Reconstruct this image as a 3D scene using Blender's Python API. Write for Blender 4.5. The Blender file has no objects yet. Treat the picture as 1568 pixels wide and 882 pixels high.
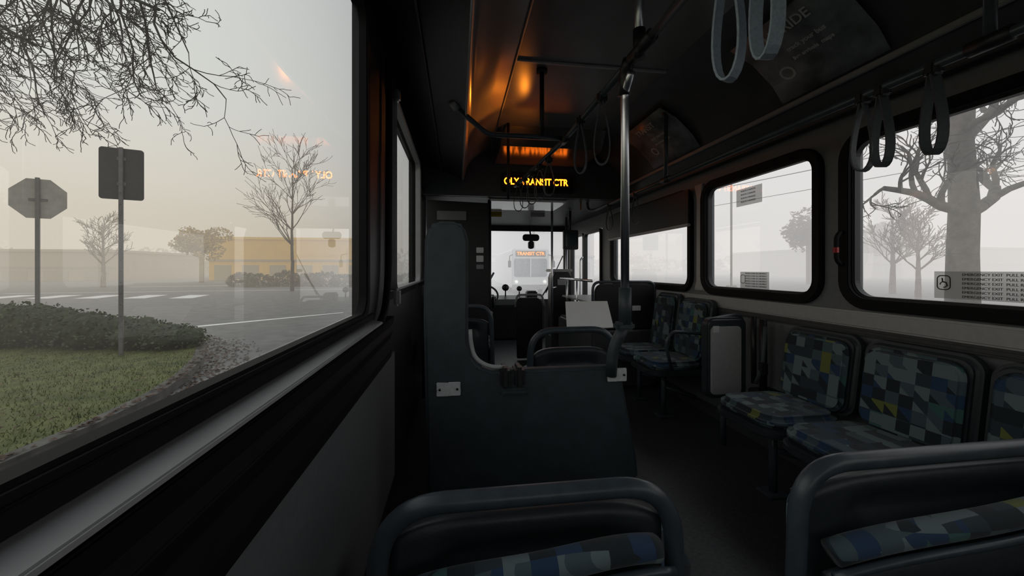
import bpy, bmesh, math, random
from mathutils import Vector, Matrix, noise
random.seed(7)
E=1.2            # eye height over bus floor
ROAD=-0.45
sc=bpy.context.scene
try:
    sc.view_settings.view_transform='Standard'
    sc.view_settings.look='None'
except Exception: pass

# ---------------------------------------------------------------- materials
MATS={}
def mat(name,col,rough=.6,metal=0,var=.15,scale=12,bump=0.0,spec=.5,coat=0,emit=None,es=0):
    if name in MATS: return MATS[name]
    m=bpy.data.materials.new(name); m.use_nodes=True
    nt=m.node_tree; b=nt.nodes['Principled BSDF']
    tc=nt.nodes.new('ShaderNodeTexCoord'); nz=nt.nodes.new('ShaderNodeTexNoise')
    nz.inputs['Scale'].default_value=scale; nz.inputs['Detail'].default_value=4
    nt.links.new(tc.outputs['Object'],nz.inputs['Vector'])
    cr=nt.nodes.new('ShaderNodeValToRGB')
    c0=[max(0,c*(1-var)) for c in col]; c1=[min(1,c*(1+var)) for c in col]
    cr.color_ramp.elements[0].position=.3; cr.color_ramp.elements[1].position=.7
    cr.color_ramp.elements[0].color=(*c0,1); cr.color_ramp.elements[1].color=(*c1,1)
    nt.links.new(nz.outputs['Fac'],cr.inputs['Fac']); nt.links.new(cr.outputs['Color'],b.inputs['Base Color'])
    b.inputs['Roughness'].default_value=rough; b.inputs['Metallic'].default_value=metal
    b.inputs['Specular IOR Level'].default_value=spec
    b.inputs['Coat Weight'].default_value=coat
    if bump:
        bp=nt.nodes.new('ShaderNodeBump'); bp.inputs['Strength'].default_value=bump
        bp.inputs['Distance'].default_value=.02
        n2=nt.nodes.new('ShaderNodeTexNoise'); n2.inputs['Scale'].default_value=scale*6
        nt.links.new(tc.outputs['Object'],n2.inputs['Vector'])
        nt.links.new(n2.outputs['Fac'],bp.inputs['Height']); nt.links.new(bp.outputs['Normal'],b.inputs['Normal'])
    if emit:
        b.inputs['Emission Color'].default_value=(*emit,1); b.inputs['Emission Strength'].default_value=es
    MATS[name]=m; return m

def glass_mat(name,tint,base=.04,graz=.55):
    m=bpy.data.materials.new(name); m.use_nodes=True; nt=m.node_tree; nt.nodes.clear()
    out=nt.nodes.new('ShaderNodeOutputMaterial'); tr=nt.nodes.new('ShaderNodeBsdfTransparent'); gl=nt.nodes.new('ShaderNodeBsdfGlossy')
    tr.inputs['Color'].default_value=(*tint,1); gl.inputs['Roughness'].default_value=0.0
    lw=nt.nodes.new('ShaderNodeLayerWeight'); lw.inputs['Blend'].default_value=.5
    pw=nt.nodes.new('ShaderNodeMath'); pw.operation='POWER'; pw.inputs[1].default_value=4
    ma=nt.nodes.new('ShaderNodeMath'); ma.operation='MULTIPLY_ADD'; ma.inputs[1].default_value=graz; ma.inputs[2].default_value=base
    mx=nt.nodes.new('ShaderNodeMixShader')
    nt.links.new(lw.outputs['Facing'],pw.inputs[0]); nt.links.new(pw.outputs[0],ma.inputs[0]); nt.links.new(ma.outputs[0],mx.inputs[0])
    nt.links.new(tr.outputs[0],mx.inputs[1]); nt.links.new(gl.outputs[0],mx.inputs[2])
    nt.links.new(mx.outputs[0],out.inputs[0]); return m

def mix_alpha_mat(name,col,alpha):
    m=bpy.data.materials.new(name); m.use_nodes=True; nt=m.node_tree; b=nt.nodes['Principled BSDF']
    b.inputs['Base Color'].default_value=(*col,1); b.inputs['Alpha'].default_value=alpha; b.inputs['Roughness'].default_value=.6
    return m

def fabric_mat():
    m=bpy.data.materials.new('seat_fabric'); m.use_nodes=True; nt=m.node_tree; b=nt.nodes['Principled BSDF']; L=nt.links.new
    geo=nt.nodes.new('ShaderNodeNewGeometry')
    mp=nt.nodes.new('ShaderNodeMapping'); mp.inputs['Scale'].default_value=(19,19,19); mp.inputs['Location'].default_value=(.37,.21,.43)
    L(geo.outputs['Position'],mp.inputs['Vector'])
    fl=nt.nodes.new('ShaderNodeVectorMath'); fl.operation='FLOOR'; L(mp.outputs[0],fl.inputs[0])
    fr=nt.nodes.new('ShaderNodeVectorMath'); fr.operation='FRACTION'; L(mp.outputs[0],fr.inputs[0])
    sp=nt.nodes.new('ShaderNodeSeparateXYZ'); L(fr.outputs[0],sp.inputs[0])
    ad=nt.nodes.new('ShaderNodeMath'); ad.operation='ADD'; L(sp.outputs[0],ad.inputs[0]); L(sp.outputs[2],ad.inputs[1])
    gt=nt.nodes.new('ShaderNodeMath'); gt.operation='LESS_THAN'; L(sp.outputs[1],gt.inputs[0]); L(ad.outputs[0],gt.inputs[1])
    wn=nt.nodes.new('ShaderNodeTexWhiteNoise'); wn.noise_dimensions='4D'
    L(fl.outputs[0],wn.inputs['Vector']); 
    wn0=nt.nodes.new('ShaderNodeTexWhiteNoise'); wn0.noise_dimensions='3D'; L(fl.outputs[0],wn0.inputs['Vector'])
    g2=nt.nodes.new('ShaderNodeMath'); g2.operation='GREATER_THAN'; g2.inputs[1].default_value=.35; L(wn0.outputs['Value'],g2.inputs[0])
    mu=nt.nodes.new('ShaderNodeMath'); mu.operation='MULTIPLY'; L(g2.outputs[0],mu.inputs[0]); L(gt.outputs[0],mu.inputs[1])
    L(mu.outputs[0],wn.inputs['W'])
    cr=nt.nodes.new('ShaderNodeValToRGB'); r=cr.color_ramp; r.interpolation='CONSTANT'
    cols=[(0,(.016,.026,.034)),(.28,(.03,.05,.065)),(.46,(.07,.11,.13)),(.62,(.15,.205,.22)),(.82,(.02,.055,.12)),(.94,(.17,.20,.05)),(.968,(.05,.14,.13))]
    r.elements[0].color=(*cols[0][1],1); r.elements[1].position=cols[1][0]; r.elements[1].color=(*cols[1][1],1)
    for p,c in cols[2:]:
        e=r.elements.new(p); e.color=(*c,1)
    L(wn.outputs['Value'],cr.inputs['Fac']); L(cr.outputs['Color'],b.inputs['Base Color'])
    b.inputs['Roughness'].default_value=.9; b.inputs['Sheen Weight'].default_value=.15
    return m

M_black=mat('black_plastic',(.014,.015,.017),.45,scale=30)
M_rubber=mat('black_rubber',(.006,.006,.007),.7,spec=.25)
M_shell=mat('seat_shell_plastic',(.030,.038,.045),.42,scale=25,bump=.05)
M_part=mat('partition_plastic',(.038,.051,.06),.5,scale=20,bump=.08)
M_tube=mat('powder_coated_tube',(.055,.07,.085),.33,scale=30)
M_chrome=mat('brushed_steel',(.85,.88,.92),.3,metal=1,var=.05)
M_grey=mat('grey_wall_laminate',(.17,.18,.19),.5,scale=40,var=.08)
M_greyd=mat('dark_wall_laminate',(.06,.062,.066),.5,scale=40)
M_greyl=mat('light_wall_laminate',(.42,.43,.44),.4,scale=40,var=.06)
M_alu=mat('anodised_sill',(.36,.37,.38),.45,metal=.2,var=.06)
M_ceil=mat('ceiling_panel',(.16,.16,.165),.28,scale=6,var=.08,spec=.6)
M_gloss=mat('gloss_ceiling_panel',(.08,.08,.08),.17,scale=6,var=.08,spec=.7)
M_duct=mat('duct_panel',(.26,.255,.25),.22,scale=6,var=.05,spec=.7)
M_cove=mat('cove_panel',(.075,.082,.09),.35,scale=8)
M_floor=mat('floor_vinyl',(.045,.048,.054),.4,scale=60,var=.4)
M_white=mat('reflection_white',(.94,.95,.96),.45,var=.02)  # bright matte white in place of a plate's reflection
M_wgl=mat('white_gloss_panel',(.85,.86,.87),.2,var=.03,spec=1.0,coat=.8)
M_label=mat('label_plate',(.62,.64,.66),.4,var=.1,scale=60)
M_red=mat('red_handle',(.4,.02,.02),.4)
M_yel=mat('yellow_label',(.55,.4,.03),.5)
M_strap=mat('webbing_strap',(.30,.37,.43),.6,scale=120,bump=.1)
M_strapd=mat('dark_webbing_strap',(.06,.07,.08),.6,scale=120,bump=.1)
M_led=mat('amber_led',(1,.3,.02),.5,emit=(1,.17,.008),es=8)
M_leddim=mat('unlit_led',(.10,.06,.05),.5)
M_poster=mat('poster_paper',(.22,.24,.26),.35,scale=9,var=.5)
M_posterl=mat('poster_ink_light',(.6,.62,.64),.5)
M_fab=fabric_mat()
G_side=glass_mat('side_glass',(.96,.97,.97),.085,.9)
G_front=glass_mat('windshield_glass',(.97,.98,.99),.03,.3)
M_decal=mix_alpha_mat('frosted_decal',(.55,.55,.53),.45)
M_ink=mat('decal_ink',(.04,.04,.04),.6)

# ---------------------------------------------------------------- geometry helpers
def add(name,me,m,smooth=False):
    if m: me.materials.append(m)
    o=bpy.data.objects.new(name,me); sc.collection.objects.link(o)
    if smooth:
        for p in me.polygons: p.use_smooth=True
    return o
def meshobj(name,v,f,m,smooth=False):
    me=bpy.data.meshes.new(name); me.from_pydata([tuple(a) for a in v],[],f); me.update()
    bm=bmesh.new(); bm.from_mesh(me); bmesh.ops.recalc_face_normals(bm,faces=bm.faces); bm.to_mesh(me); bm.free()
    return add(name,me,m,smooth)
def bevelmesh(o,w,seg=3):
    if w<=0: return o
    bm=bmesh.new(); bm.from_mesh(o.data)
    ed=[e for e in bm.edges if len(e.link_faces)==2 and e.calc_face_angle(0)>.5]
    bmesh.ops.bevel(bm,geom=ed,offset=w,segments=seg,affect='EDGES',clamp_overlap=True)
    bm.to_mesh(o.data); bm.free(); return o
def box(name,x0,x1,y0,y1,z0,z1,m,bev=0,seg=2):
    v=[(x,y,z) for x in(x0,x1) for y in(y0,y1) for z in(z0,z1)]
    f=[(0,1,3,2),(4,6,7,5),(0,4,5,1),(2,3,7,6),(0,2,6,4),(1,5,7,3)]
    return bevelmesh(meshobj(name,v,f,m),bev,seg)
def prism(name,pts,plane,a,b,m,bev=0,seg=2):
    n=len(pts)
    def P(p,t):
        if plane=='XZ': return (p[0],t,p[1])
        if plane=='YZ': return (t,p[0],p[1])
        return (p[0],p[1],t)
    v=[P(p,a) for p in pts]+[P(p,b) for p in pts]
    f=[tuple(range(n)),tuple(range(2*n-1,n-1,-1))]+[(i,(i+1)%n,(i+1)%n+n,i+n) for i in range(n)]
    return bevelmesh(meshobj(name,v,f,m),bev,seg)
def rrect(u0,u1,v0,v1,r,seg=8):
    r=min(r,(u1-u0)/2-.0005,(v1-v0)/2-.0005)
    pts=[]
    for cx,cy,a0 in((u1-r,v0+r,-90),(u1-r,v1-r,0),(u0+r,v1-r,90),(u0+r,v0+r,180)):
        for i in range(seg+1):
            a=math.radians(a0+90*i/seg); pts.append((cx+r*math.cos(a),cy+r*math.sin(a)))
    return pts
def ring(name,plane,u0,u1,v0,v1,r,w,a,b,m):
    inn=rrect(u0,u1,v0,v1,r); out=rrect(u0-w,u1+w,v0-w,v1+w,r+w); n=len(inn)
    def P(p,t): return {'XZ':(p[0],t,p[1]),'YZ':(t,p[0],p[1]),'XY':(p[0],p[1],t)}[plane]
    v=[P(p,a) for p in inn]+[P(p,a) for p in out]+[P(p,b) for p in inn]+[P(p,b) for p in out]
    f=[]
    for i in range(n):
        j=(i+1)%n
        f+=[(i,j,n+j,n+i),(2*n+i,3*n+i,3*n+j,2*n+j),(i,2*n+i,2*n+j,j),(n+i,n+j,3*n+j,3*n+i)]
    return bevelmesh(meshobj(name,v,f,m),.006,2)
def fillet(pts,r,seg=6):
    pts=[Vector(p) for p in pts]; out=[pts[0]]
    for i in range(1,len(pts)-1):
        a,b,c=pts[i-1],pts[i],pts[i+1]; d1=(a-b); d2=(c-b)
        rr=min(r,d1.length*.48,d2.length*.48); p1=b+d1.normalized()*rr; p2=b+d2.normalized()*rr
        for k in range(seg+1):
            t=k/seg; out.append(p1*(1-t)**2+b*2*t*(1-t)+p2*t*t)
    out.append(pts[-1]); return out
def sweep(name,path,section,m,closed=False,axis=None,smooth=True):
    path=[Vector(p) for p in path]; n=len(path); k=len(section); v=[]; f=[]
    up=None
    for i,p in enumerate(path):
        if closed: t=path[(i+1)%n]-path[(i-1)%n]
        else: t=path[min(i+1,n-1)]-path[max(i-1,0)]
        t.normalize()
        if axis is not None:
            a=Vector(axis); s=t.cross(a).normalized(); u=a
        else:
            if up is None:
                up=Vector((0,0,1)) if abs(t.z)<.9 else Vector((1,0,0))
            u=(up-t*up.dot(t)).normalized(); up=u; s=t.cross(u)
        for q in section: v.append(p+s*q[0]+u*q[1])
    for i in range(n if closed else n-1):
        j=(i+1)%n
        for q in range(k):
            q2=(q+1)%k; f.append((i*k+q,i*k+q2,j*k+q2,j*k+q))
    if not closed: f+=[tuple(range(k)),tuple(range((n-1)*k,n*k))]
    return meshobj(name,v,f,m,smooth)
def circ(r,n=14,sy=1): return [(r*math.cos(2*math.pi*i/n),r*sy*math.sin(2*math.pi*i/n)) for i in range(n)]
def tube(name,pts,r,m,fil=.06,n=14): return sweep(name,fillet(pts,fil) if len(pts)>2 and fil>0 else pts,circ(r,n),m)
def group(name,objs):
    e=bpy.data.objects.new(name,None); e.empty_display_size=.1; sc.collection.objects.link(e)
    for o in objs: o.parent=e
    return e
def text(name,body,size,loc,rot,m,ext=.001,align='CENTER',bold=0,sx=1):
    c=bpy.data.curves.new(name,'FONT'); c.body=body; c.size=size; c.extrude=ext; c.align_x=align; c.align_y='CENTER'; c.offset=bold
    o=bpy.data.objects.new(name+'_tmp',c); sc.collection.objects.link(o)
    bpy.context.view_layer.update()
    me=bpy.data.meshes.new_from_object(o.evaluated_get(bpy.context.evaluated_depsgraph_get()))
    bpy.data.objects.remove(o); me.materials.clear()
    o=add(name,me,m); o.location=loc; o.rotation_euler=rot; o.scale=(sx,1,1); return o
def quad(name,pts,m): 
    me=bpy.data.meshes.new(name); me.from_pydata(pts,[],[(0,1,2,3)]); me.update(); return add(name,me,m)
R90=math.radians(90)

# ---------------------------------------------------------------- bus shell
XL,XR=-.35,2.05; YB,YF=-3.2,7.0
floor=box('floor',XL-.06,XR+.06,YB,YF,-.08,0,M_floor)
def side_wall(name,x0,x1,wins,zb,zt,m,mlow,zsplit,g=0):
    objs=[]
    def b(y0,y1,z0,z1,mm):
        if y1-y0>.001 and z1-z0>.001: objs.append(box('panel',x0,x1,y0,y1,z0,z1,mm))
    cur=YB
    for (y0,y1,z0,z1) in wins:
        y0-=g;y1+=g;z0-=g;z1+=g
        b(cur,y0,zsplit,zt,m); b(y0,y1,zsplit,z0,m); b(y0,y1,z1,zt,m); cur=y1
    b(cur,YF,zsplit,zt,m); b(YB,YF,zb,zsplit,mlow)
    return group(name,objs)
RW=[(-2.9,-1.5),(-1.3,.1),(.3,1.74),(1.95,2.92),(3.16,4.85)]
rz0,rz1=E-.15,E+.66
side_wall('wall_right',XR,XR+.06,[(a,b,rz0,rz1) for a,b in RW]+[(5.25,6.75,.12,E+.6)],0,2.55,M_grey,M_greyd,.1)
LW=[(-2.9,-1.2,E-.167,E+1.0),(-1.0,1.56,E-.167,E+1.02),(2.02,3.35,E-.12,E+.9),(3.6,4.3,E-.12,E+.8),(4.8,6.6,E-.3,E+.7)]
side_wall('wall_left',XL-.06,XL,LW,0,2.55,M_black,M_black,.1,.025)
group('wall_rear',[box('panel',XL,XR,YB-.06,YB,0,1.0,M_greyd),box('panel',XL,XR,YB-.06,YB,1.9,2.55,M_greyd),
  box('panel',XL,0.1,YB-.06,YB,1.0,1.9,M_greyd),box('panel',1.7,XR,YB-.06,YB,1.0,1.9,M_greyd)])
group('wall_front',[box('panel',XL,XR,YF,YF+.06,0,E-.56,M_black),box('panel',XL,XR,YF,YF+.06,E+.70,2.55,M_black),
  box('pillar',XL,XL+.08,YF,YF+.06,E-.56,E+.70,M_black),box('pillar',XR-.07,XR,YF,YF+.06,E-.56,E+.70,M_black)])
group('window_9',[quad('glass',[(XL,YF+.03,E-.56),(XR,YF+.03,E-.56),(XR,YF+.03,E+.7),(XL,YF+.03,E+.7)],G_front),
  tube('wiper_arm',[(1.55,7.08,E-.56),(1.85,7.08,E-.08)],.012,M_black,0,8),tube('wiper_blade',[(1.65,7.08,E-.45),(1.98,7.08,E+.25)],.010,M_black,0,8)])
n=1
for i,(a,b) in enumerate(RW):
    parts=[ring('frame','YZ',a,b,rz0,rz1,.09,.055,XR-.035,XR+.03,M_rubber),
      ring('inner_gasket','YZ',a+.012,b-.012,rz0+.012,rz1-.012,.08,.02,XR-.01,XR+.035,M_black),
      quad('glass',[(XR+.02,a,rz0),(XR+.02,b,rz0),(XR+.02,b,rz1),(XR+.02,a,rz1)],G_side)]
    if i==2:
        h=b+.028
        parts.append(tube('release_handle',[(XR-.04,h,E+.02),(XR-.07,h,E+.05),(XR-.07,h,E+.17),(XR-.04,h,E+.2)],.011,M_rubber,.02))
        parts.append(box('release_grip',XR-.085,XR-.06,h-.012,h+.012,E+.08,E+.12,M_red,.006))
        parts.append(box('decal',XR+.008,XR+.012,1.0,1.40,E-.125,E-.01,M_decal))
        for k in range(6):
            parts.append(text('decal_text','EMERGENCY EXIT  PULL RED HANDLE UP',.0150,(XR+.004,1.165,E-.024-.018*k),(R90,0,-R90),M_ink,.0005,bold=.0))
        parts.append(ring('icon_ring','YZ',1.345,1.385,E-.085,E-.03,.012,.004,XR+.003,XR+.006,M_ink))
        parts.append(tube('icon_wheel',[(XR+.004,1.365+.012*math.cos(t*math.pi/6),E-.066+.012*math.sin(t*math.pi/6)) for t in range(10)],.002,M_ink,0,6))
        parts.append(tube('icon_body',[(XR+.004,1.370,E-.038),(XR+.004,1.368,E-.055),(XR+.004,1.356,E-.057),(XR+.004,1.352,E-.072)],.0025,M_ink,0,6))
    if i==3:
        parts.append(box('decal',XR+.008,XR+.012,2.3,2.56,E-.14,E-.02,M_decal))
        for k in range(6):
            parts.append(text('decal_text','WHEELCHAIR SECUREMENT',.0155,(XR+.004,2.41,E-.032-.018*k),(R90,0,-R90),M_ink,.0005,bold=.0))
        parts.append(ring('icon_ring','YZ',2.51,2.55,E-.1,E-.045,.012,.004,XR+.003,XR+.006,M_ink))
        parts.append(box('decal_upper',XR+.008,XR+.012,2.36,2.60,E+.46,E+.585,M_decal))
        for k in range(4):
            parts.append(text('decal_text','ROUTE CHANGES',.017,(XR+.004,2.48,E+.565-.026*k),(R90,0,-R90),M_ink,.0005,bold=.0))
    if i==4:
        parts.append(box('roller_blind',XR-.05,XR-.03,a-.05,b+.05,E+.40,E+.70,M_black,.006))
        parts.append(box('blind_bar',XR-.06,XR-.025,a-.05,b+.05,E+.375,E+.40,M_greyl,.005))
    group('window_%d'%n,parts); n+=1
for i,(a,b,z0,z1) in enumerate(LW[:4]):
    parts=[ring('frame','YZ',a,b,z0,z1,.07,.045,XL-.03,XL+.006,M_rubber),
      quad('glass',[(XL-.03,a,z0),(XL-.03,b,z0),(XL-.03,b,z1),(XL-.03,a,z1)],G_side)]
    if i==2:
        parts.append(ring('sash','YZ',a+.02,b-.02,z0+.02,z1-.02,.05,.012,XL+.0,XL+.045,M_alu))
        parts.append(box('latch',XL+.03,XL+.06,a+.0,a+.04,E+.86,E+.92,M_chrome,.008))
        parts.append(box('latch_low',XL+.03,XL+.06,a-.02,a+.05,E-.19,E-.10,M_alu,.012))
    group('window_%d'%n,parts); n+=1
group('window_10',[ring('frame','YZ',4.85,6.55,E-.25,E+.65,.07,.05,XL-.03,XL+.02,M_rubber),
   quad('glass',[(XL-.03,4.8,E-.3),(XL-.03,6.6,E-.3),(XL-.03,6.6,E+.7),(XL-.03,4.8,E+.7)],G_side)])
group('door_1',[ring('leaf_frame','YZ',5.3,5.96,.2,E+.55,.05,.04,XR-.03,XR+.03,M_black),
  ring('leaf_frame_b','YZ',6.06,6.7,.2,E+.55,.05,.04,XR-.03,XR+.03,M_black),
  quad('glass',[(XR+.02,5.25,.12),(XR+.02,6.75,.12),(XR+.02,6.75,E+.6),(XR+.02,5.25,E+.6)],G_front),
  tube('grab_bar',[(XR-.03,5.98,.5),(XR-.09,5.98,.55),(XR-.09,5.98,1.35),(XR-.03,5.98,1.4)],.014,M_chrome)])

def zE(p): return [(x,E+h) for x,h in p]
prism('trim_1',zE([(XL,-.180),(XL+.010,-.183),(XL+.010,-.207),(XL,-.208)]),'XZ',YB,1.66,M_rubber,.002)
prism('trim_2',zE([(XL+.004,-.208),(XL+.046,-.216),(XL+.048,-.224),(XL,-.228)]),'XZ',YB,1.64,M_alu,.002)
prism('trim_3',zE([(XL,-.228),(XL+.046,-.230),(XL+.040,-.266),(XL+.028,-.278),(XL+.038,-.30),(XL+.026,-.34),(XL+.034,-.39),(XL+.03,-.43),(XL,-.44)]),'XZ',YB,1.95,M_rubber,.003)
box('trim_4',XL,XL+.02,YB,2.12,.1,E-.435,M_grey,.004)
tube('trim_5',[(XL+.03,1.64,E-.24),(XL+.03,1.80,E-.18),(XL+.03,1.87,E-.02),(XL+.03,1.89,E+1.0)],.016,M_rubber,.1)
box('trim_6',XR-.03,XR+.001,YB,5.1,E-.30,E-.215,M_greyl,.01)
box('trim_7',XR-.04,XR+.001,YB,5.1,E-.335,E-.30,M_greyd,.01)
prism('trim_8',[(2.91+.02,E-.18),(3.08,E-.18),(3.05,E-.1),(3.045,E+.6),(3.08,E+.72),(2.96,E+.72),(2.975,E+.6),(2.975,E-.1)],'YZ',XR-.02,XR+.001,M_greyl,.008)

# ceiling profile
prof=[(XL-.03,1.10),(XL+.1,1.07),(-.02,1.0),(.05,.96),(.07,.965),(.10,1.08),(.17,1.19),(.26,1.26),(.36,1.30),(1.35,1.30),(1.52,1.27),(1.68,1.19),(1.82,1.06),(1.90,.93),(1.97,.84),(XR+.03,.80)]
def prof_strip(name,i0,i1,m,y0,y1):
    v=[];f=[]
    for y in (y0,y1):
        for x,h in prof[i0:i1+1]: v.append((x,y,E+h))
    k=i1-i0+1
    for i in range(k-1): f.append((i,i+1,k+i+1,k+i))
    return meshobj(name,v,f,m,True)
cs=[prof_strip('soffit',0,3,M_black,YB,4.2),prof_strip('duct',3,8,M_duct,YB,4.2),prof_strip('flat',8,9,M_ceil,YB,4.2),prof_strip('cove',9,15,M_cove,YB,4.2)]
cs.append(box('roof',XL-.06,XR+.06,YB,YF,2.58,2.62,M_greyd))
for y in (.6,2.36): cs.append(box('joint',.36,1.36,y-.012,y+.012,E+1.288,E+1.30,M_greyl,.003))
cs.append(tube('duct_edge',[(.055,YB,E+.955),(.055,4.15,E+.955)],.008,M_alu,0))
cs.append(tube('flat_edge',[(.36,YB,E+1.292),(.36,4.15,E+1.292)],.006,M_alu,0))
cs.append(tube('soffit_seam',[(-.16,YB,E+1.035),(-.16,4.15,E+1.035)],.006,M_greyd,0))
cs.append(box('cove_rail',1.86,1.885,YB,4.15,E+.915,E+.94,M_alu,.004))
cs.append(box('cove_rail_low',1.95,1.975,YB,4.15,E+.80,E+.83,M_greyd,.004))
cs.append(box('front_low',XL,XR,4.2,YF,E+.79,E+.84,M_black))
cs.append(prism('gloss_drop_panel',[(3.45,E+1.298),(3.55,E+1.145),(4.17,E+1.135),(4.17,E+1.298)],'YZ',.40,1.38,M_gloss,0))
group('ceiling',cs)
hd=[box('fascia',XL,XR,4.17,4.23,E+.79,2.56,M_cove),
    ring('bezel','XZ',.50,1.28,E+.87,E+1.03,.02,.03,4.14,4.18,M_black),
    box('display',.48,1.30,4.155,4.17,E+.86,E+1.04,mat('display_glass',(.004,.004,.004),.15))]
hd.append(text('led_message','OLY TRANSIT CTR',.102,(.86,4.148,E+.955),(R90,0,0),M_led,.001,bold=.0022,sx=.84))
hd.append(text('led_route','50',.11,(1.36,4.16,E+.94),(R90,0,0),M_leddim,.001,bold=.002))
group('destination_sign',hd)
def spot(loc,tgt,en,ang,size=.03):  # added spots without fixtures, standing in for amber sign glow on the ceiling
    l=bpy.data.lights.new('added_amber_glow','SPOT'); l.energy=en; l.color=(1,.27,.02); l.shadow_soft_size=size; l.spot_size=math.radians(ang); l.spot_blend=.9
    o=bpy.data.objects.new('added_amber_glow',l); o.location=loc; o.rotation_euler=(Vector(tgt)-Vector(loc)).to_track_quat('-Z','Y').to_euler(); sc.collection.objects.link(o)
spot((.58,3.25,E+1.02),(.16,2.75,E+1.22),7.5,72)
spot((.62,3.05,E+1.02),(.50,3.25,E+1.30),2.4,90)
group('front_ceiling_panel',[box('panel',.36,1.26,4.3,4.95,E+.765,E+.789,M_wgl,.01),box('label',.44,.60,5.2,5.21,E+.71,E+.785,M_yel,.003),
   box('label_b',1.0,1.2,5.2,5.21,E+.72,E+.785,M_greyl,.003),
   text('label_text','NO FOOD OR DRINK',.016,(.52,5.195,E+.745),(R90,0,0),M_ink,.0005)])

# ---------------------------------------------------------------- poles
R=.0165
p=[tube('rail_rear',[(.70,-1.2,E+.85),(.70,1.5,E+.85)],R,M_tube,0),
   tube('rail_front',[(.70,1.5,E+.85),(.70,2.45,E+.85),(.56,3.6,E+.80),(.55,3.66,E+.80)],R,M_tube,.1),
   tube('cross_rail',[(-.02,2.35,E+1.0),(.03,2.4,E+.97),(.19,2.45,E+.86),(.70,2.45,E+.855)],R,M_tube,.05),
   tube('hanger',[(.70,1.41,E+.85),(.70,1.41,E+1.30)],R,M_chrome,0),
   tube('hanger_b',[(.545,2.45,E+.85),(.545,2.45,E+1.30)],R*.9,M_black,0),
   tube('hanger_c',[(.45,3.4,E+.62),(.45,3.4,E+1.3)],R*.8,M_black,0),
   tube('fitting',[(.70,1.31,E+.85),(.70,1.47,E+.85)],.025,M_black,0),
   tube('fitting_b',[(.70,1.41,E+.82),(.70,1.41,E+.93)],.024,M_black,0),
   tube('fitting_c',[(.70,2.38,E+.85),(.70,2.5,E+.85)],.024,M_black,0),
   tube('flange',[(-.03,2.34,E+1.01),(.0,2.37,E+.985)],.03,M_alu,0),
   tube('flange_top',[(.545,2.45,E+1.275),(.545,2.45,E+1.3)],.035,M_black,0),
   tube('elbow',[(.70,1.50,E+.86),(.705,1.55,E+.83),(.705,1.56,E+.74)],.026,M_black,.04)]
group('overhead_grab_rail',p)
st=[tube('pole',[(.70,1.48,E+.80),(.71,1.56,E+.76),(.71,1.56,E-.08)],.0175,M_chrome,.05,18),
    tube('sleeve',[(.71,1.56,E-.08),(.71,1.56,E-.24)],.027,M_part,0),
    tube('lower',[(.71,1.56,E-.24),(.66,1.57,E-.34),(.655,1.58,E-.46)],.024,M_part,.05),
    box('clamp',.665,.745,1.53,1.59,E-.26,E-.225,M_part,.01)]
group('stanchion',st)
rr=[tube('rail',[(1.6,-1.2,E+.69),(1.6,4.3,E+.69),(1.56,4.45,E+.70),(1.52,4.47,E+1.05)],R,M_tube,.06)]
for y in (.95,2.78): rr+=[tube('hanger',[(1.6,y,E+.69),(1.6,y,E+1.27)],R*.9,M_tube,0),tube('fit',[(1.6,y-.05,E+.69),(1.6,y+.05,E+.69)],.024,M_black,0),tube('flange',[(1.6,y,E+1.2),(1.6,y,E+1.24)],.03,M_black,0)]
rr+=[tube('end_bar',[(1.45,4.4,E+.70),(1.45,4.4,E+1.05),(1.48,4.4,E+1.28)],.012,mat('amber_bar',(.3,.14,.05),.4),.03)]
group('side_grab_rail',rr)
group('front_stanchion',[tube('pole',[(1.62,5.6,.02),(1.62,5.6,E+.78)],.017,M_chrome,0),
   tube('pole_b',[(1.25,5.0,.3),(1.25,5.0,E+.78)],.015,M_chrome,0),tube('bar',[(1.25,5.0,E-.25),(1.62,5.6,E-.25)],.015,M_chrome,0)])

def strap(x,y,zt,L,w,ang,m,bw=.032):
    n=Vector((math.cos(ang),math.sin(ang),0)); s=Vector((-math.sin(ang),math.cos(ang),0))
    c=Vector((x,y,zt)); pts=[]
    N=28
    for i in range(N):
        t=2*math.pi*i/N
        v=-(1-math.cos(t))/2; u=math.sin(t)*(.10+.9*(abs(v)**.9))
        pts.append(c+s*(u*w/2)+Vector((0,0,v*L)))
    sec=[(-.003,-bw/2),(.003,-bw/2),(.003,bw/2),(-.003,bw/2)]
    o=sweep('loop',pts,sec,m,closed=True,axis=n,smooth=False)
    c1=box('clip',x-.025,x+.025,y-.022,y+.022,zt-.03,zt+.026,M_black,.012,3)
    return group('hanging_strap',[o,c1])
strap(.69,.90,E+.84,.355,.10,.35,M_strap)
strap(.71,.80,E+.84,.35,.11,-.1,M_strap)
strap(1.6,1.32,E+.68,.29,.10,.2,M_strapd); strap(1.6,1.25,E+.68,.29,.10,-.2,M_strapd)
strap(1.6,1.09,E+.68,.29,.10,-.3,M_strapd)
strap(.70,1.80,E+.84,.33,.11,1.2,M_strapd,.022); strap(.69,2.1,E+.84,.3,.1,.9,M_strapd,.02)
for y,x in((2.75,.665),(2.95,.64),(3.15,.615),(3.35,.59),(3.55,.565)): strap(x,y,E+.80,.26,.12,1.45,M_strapd,.022)
for y in (3.3,3.9): strap(1.6,y,E+.68,.27,.1,.9,M_strapd,.025)

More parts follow.
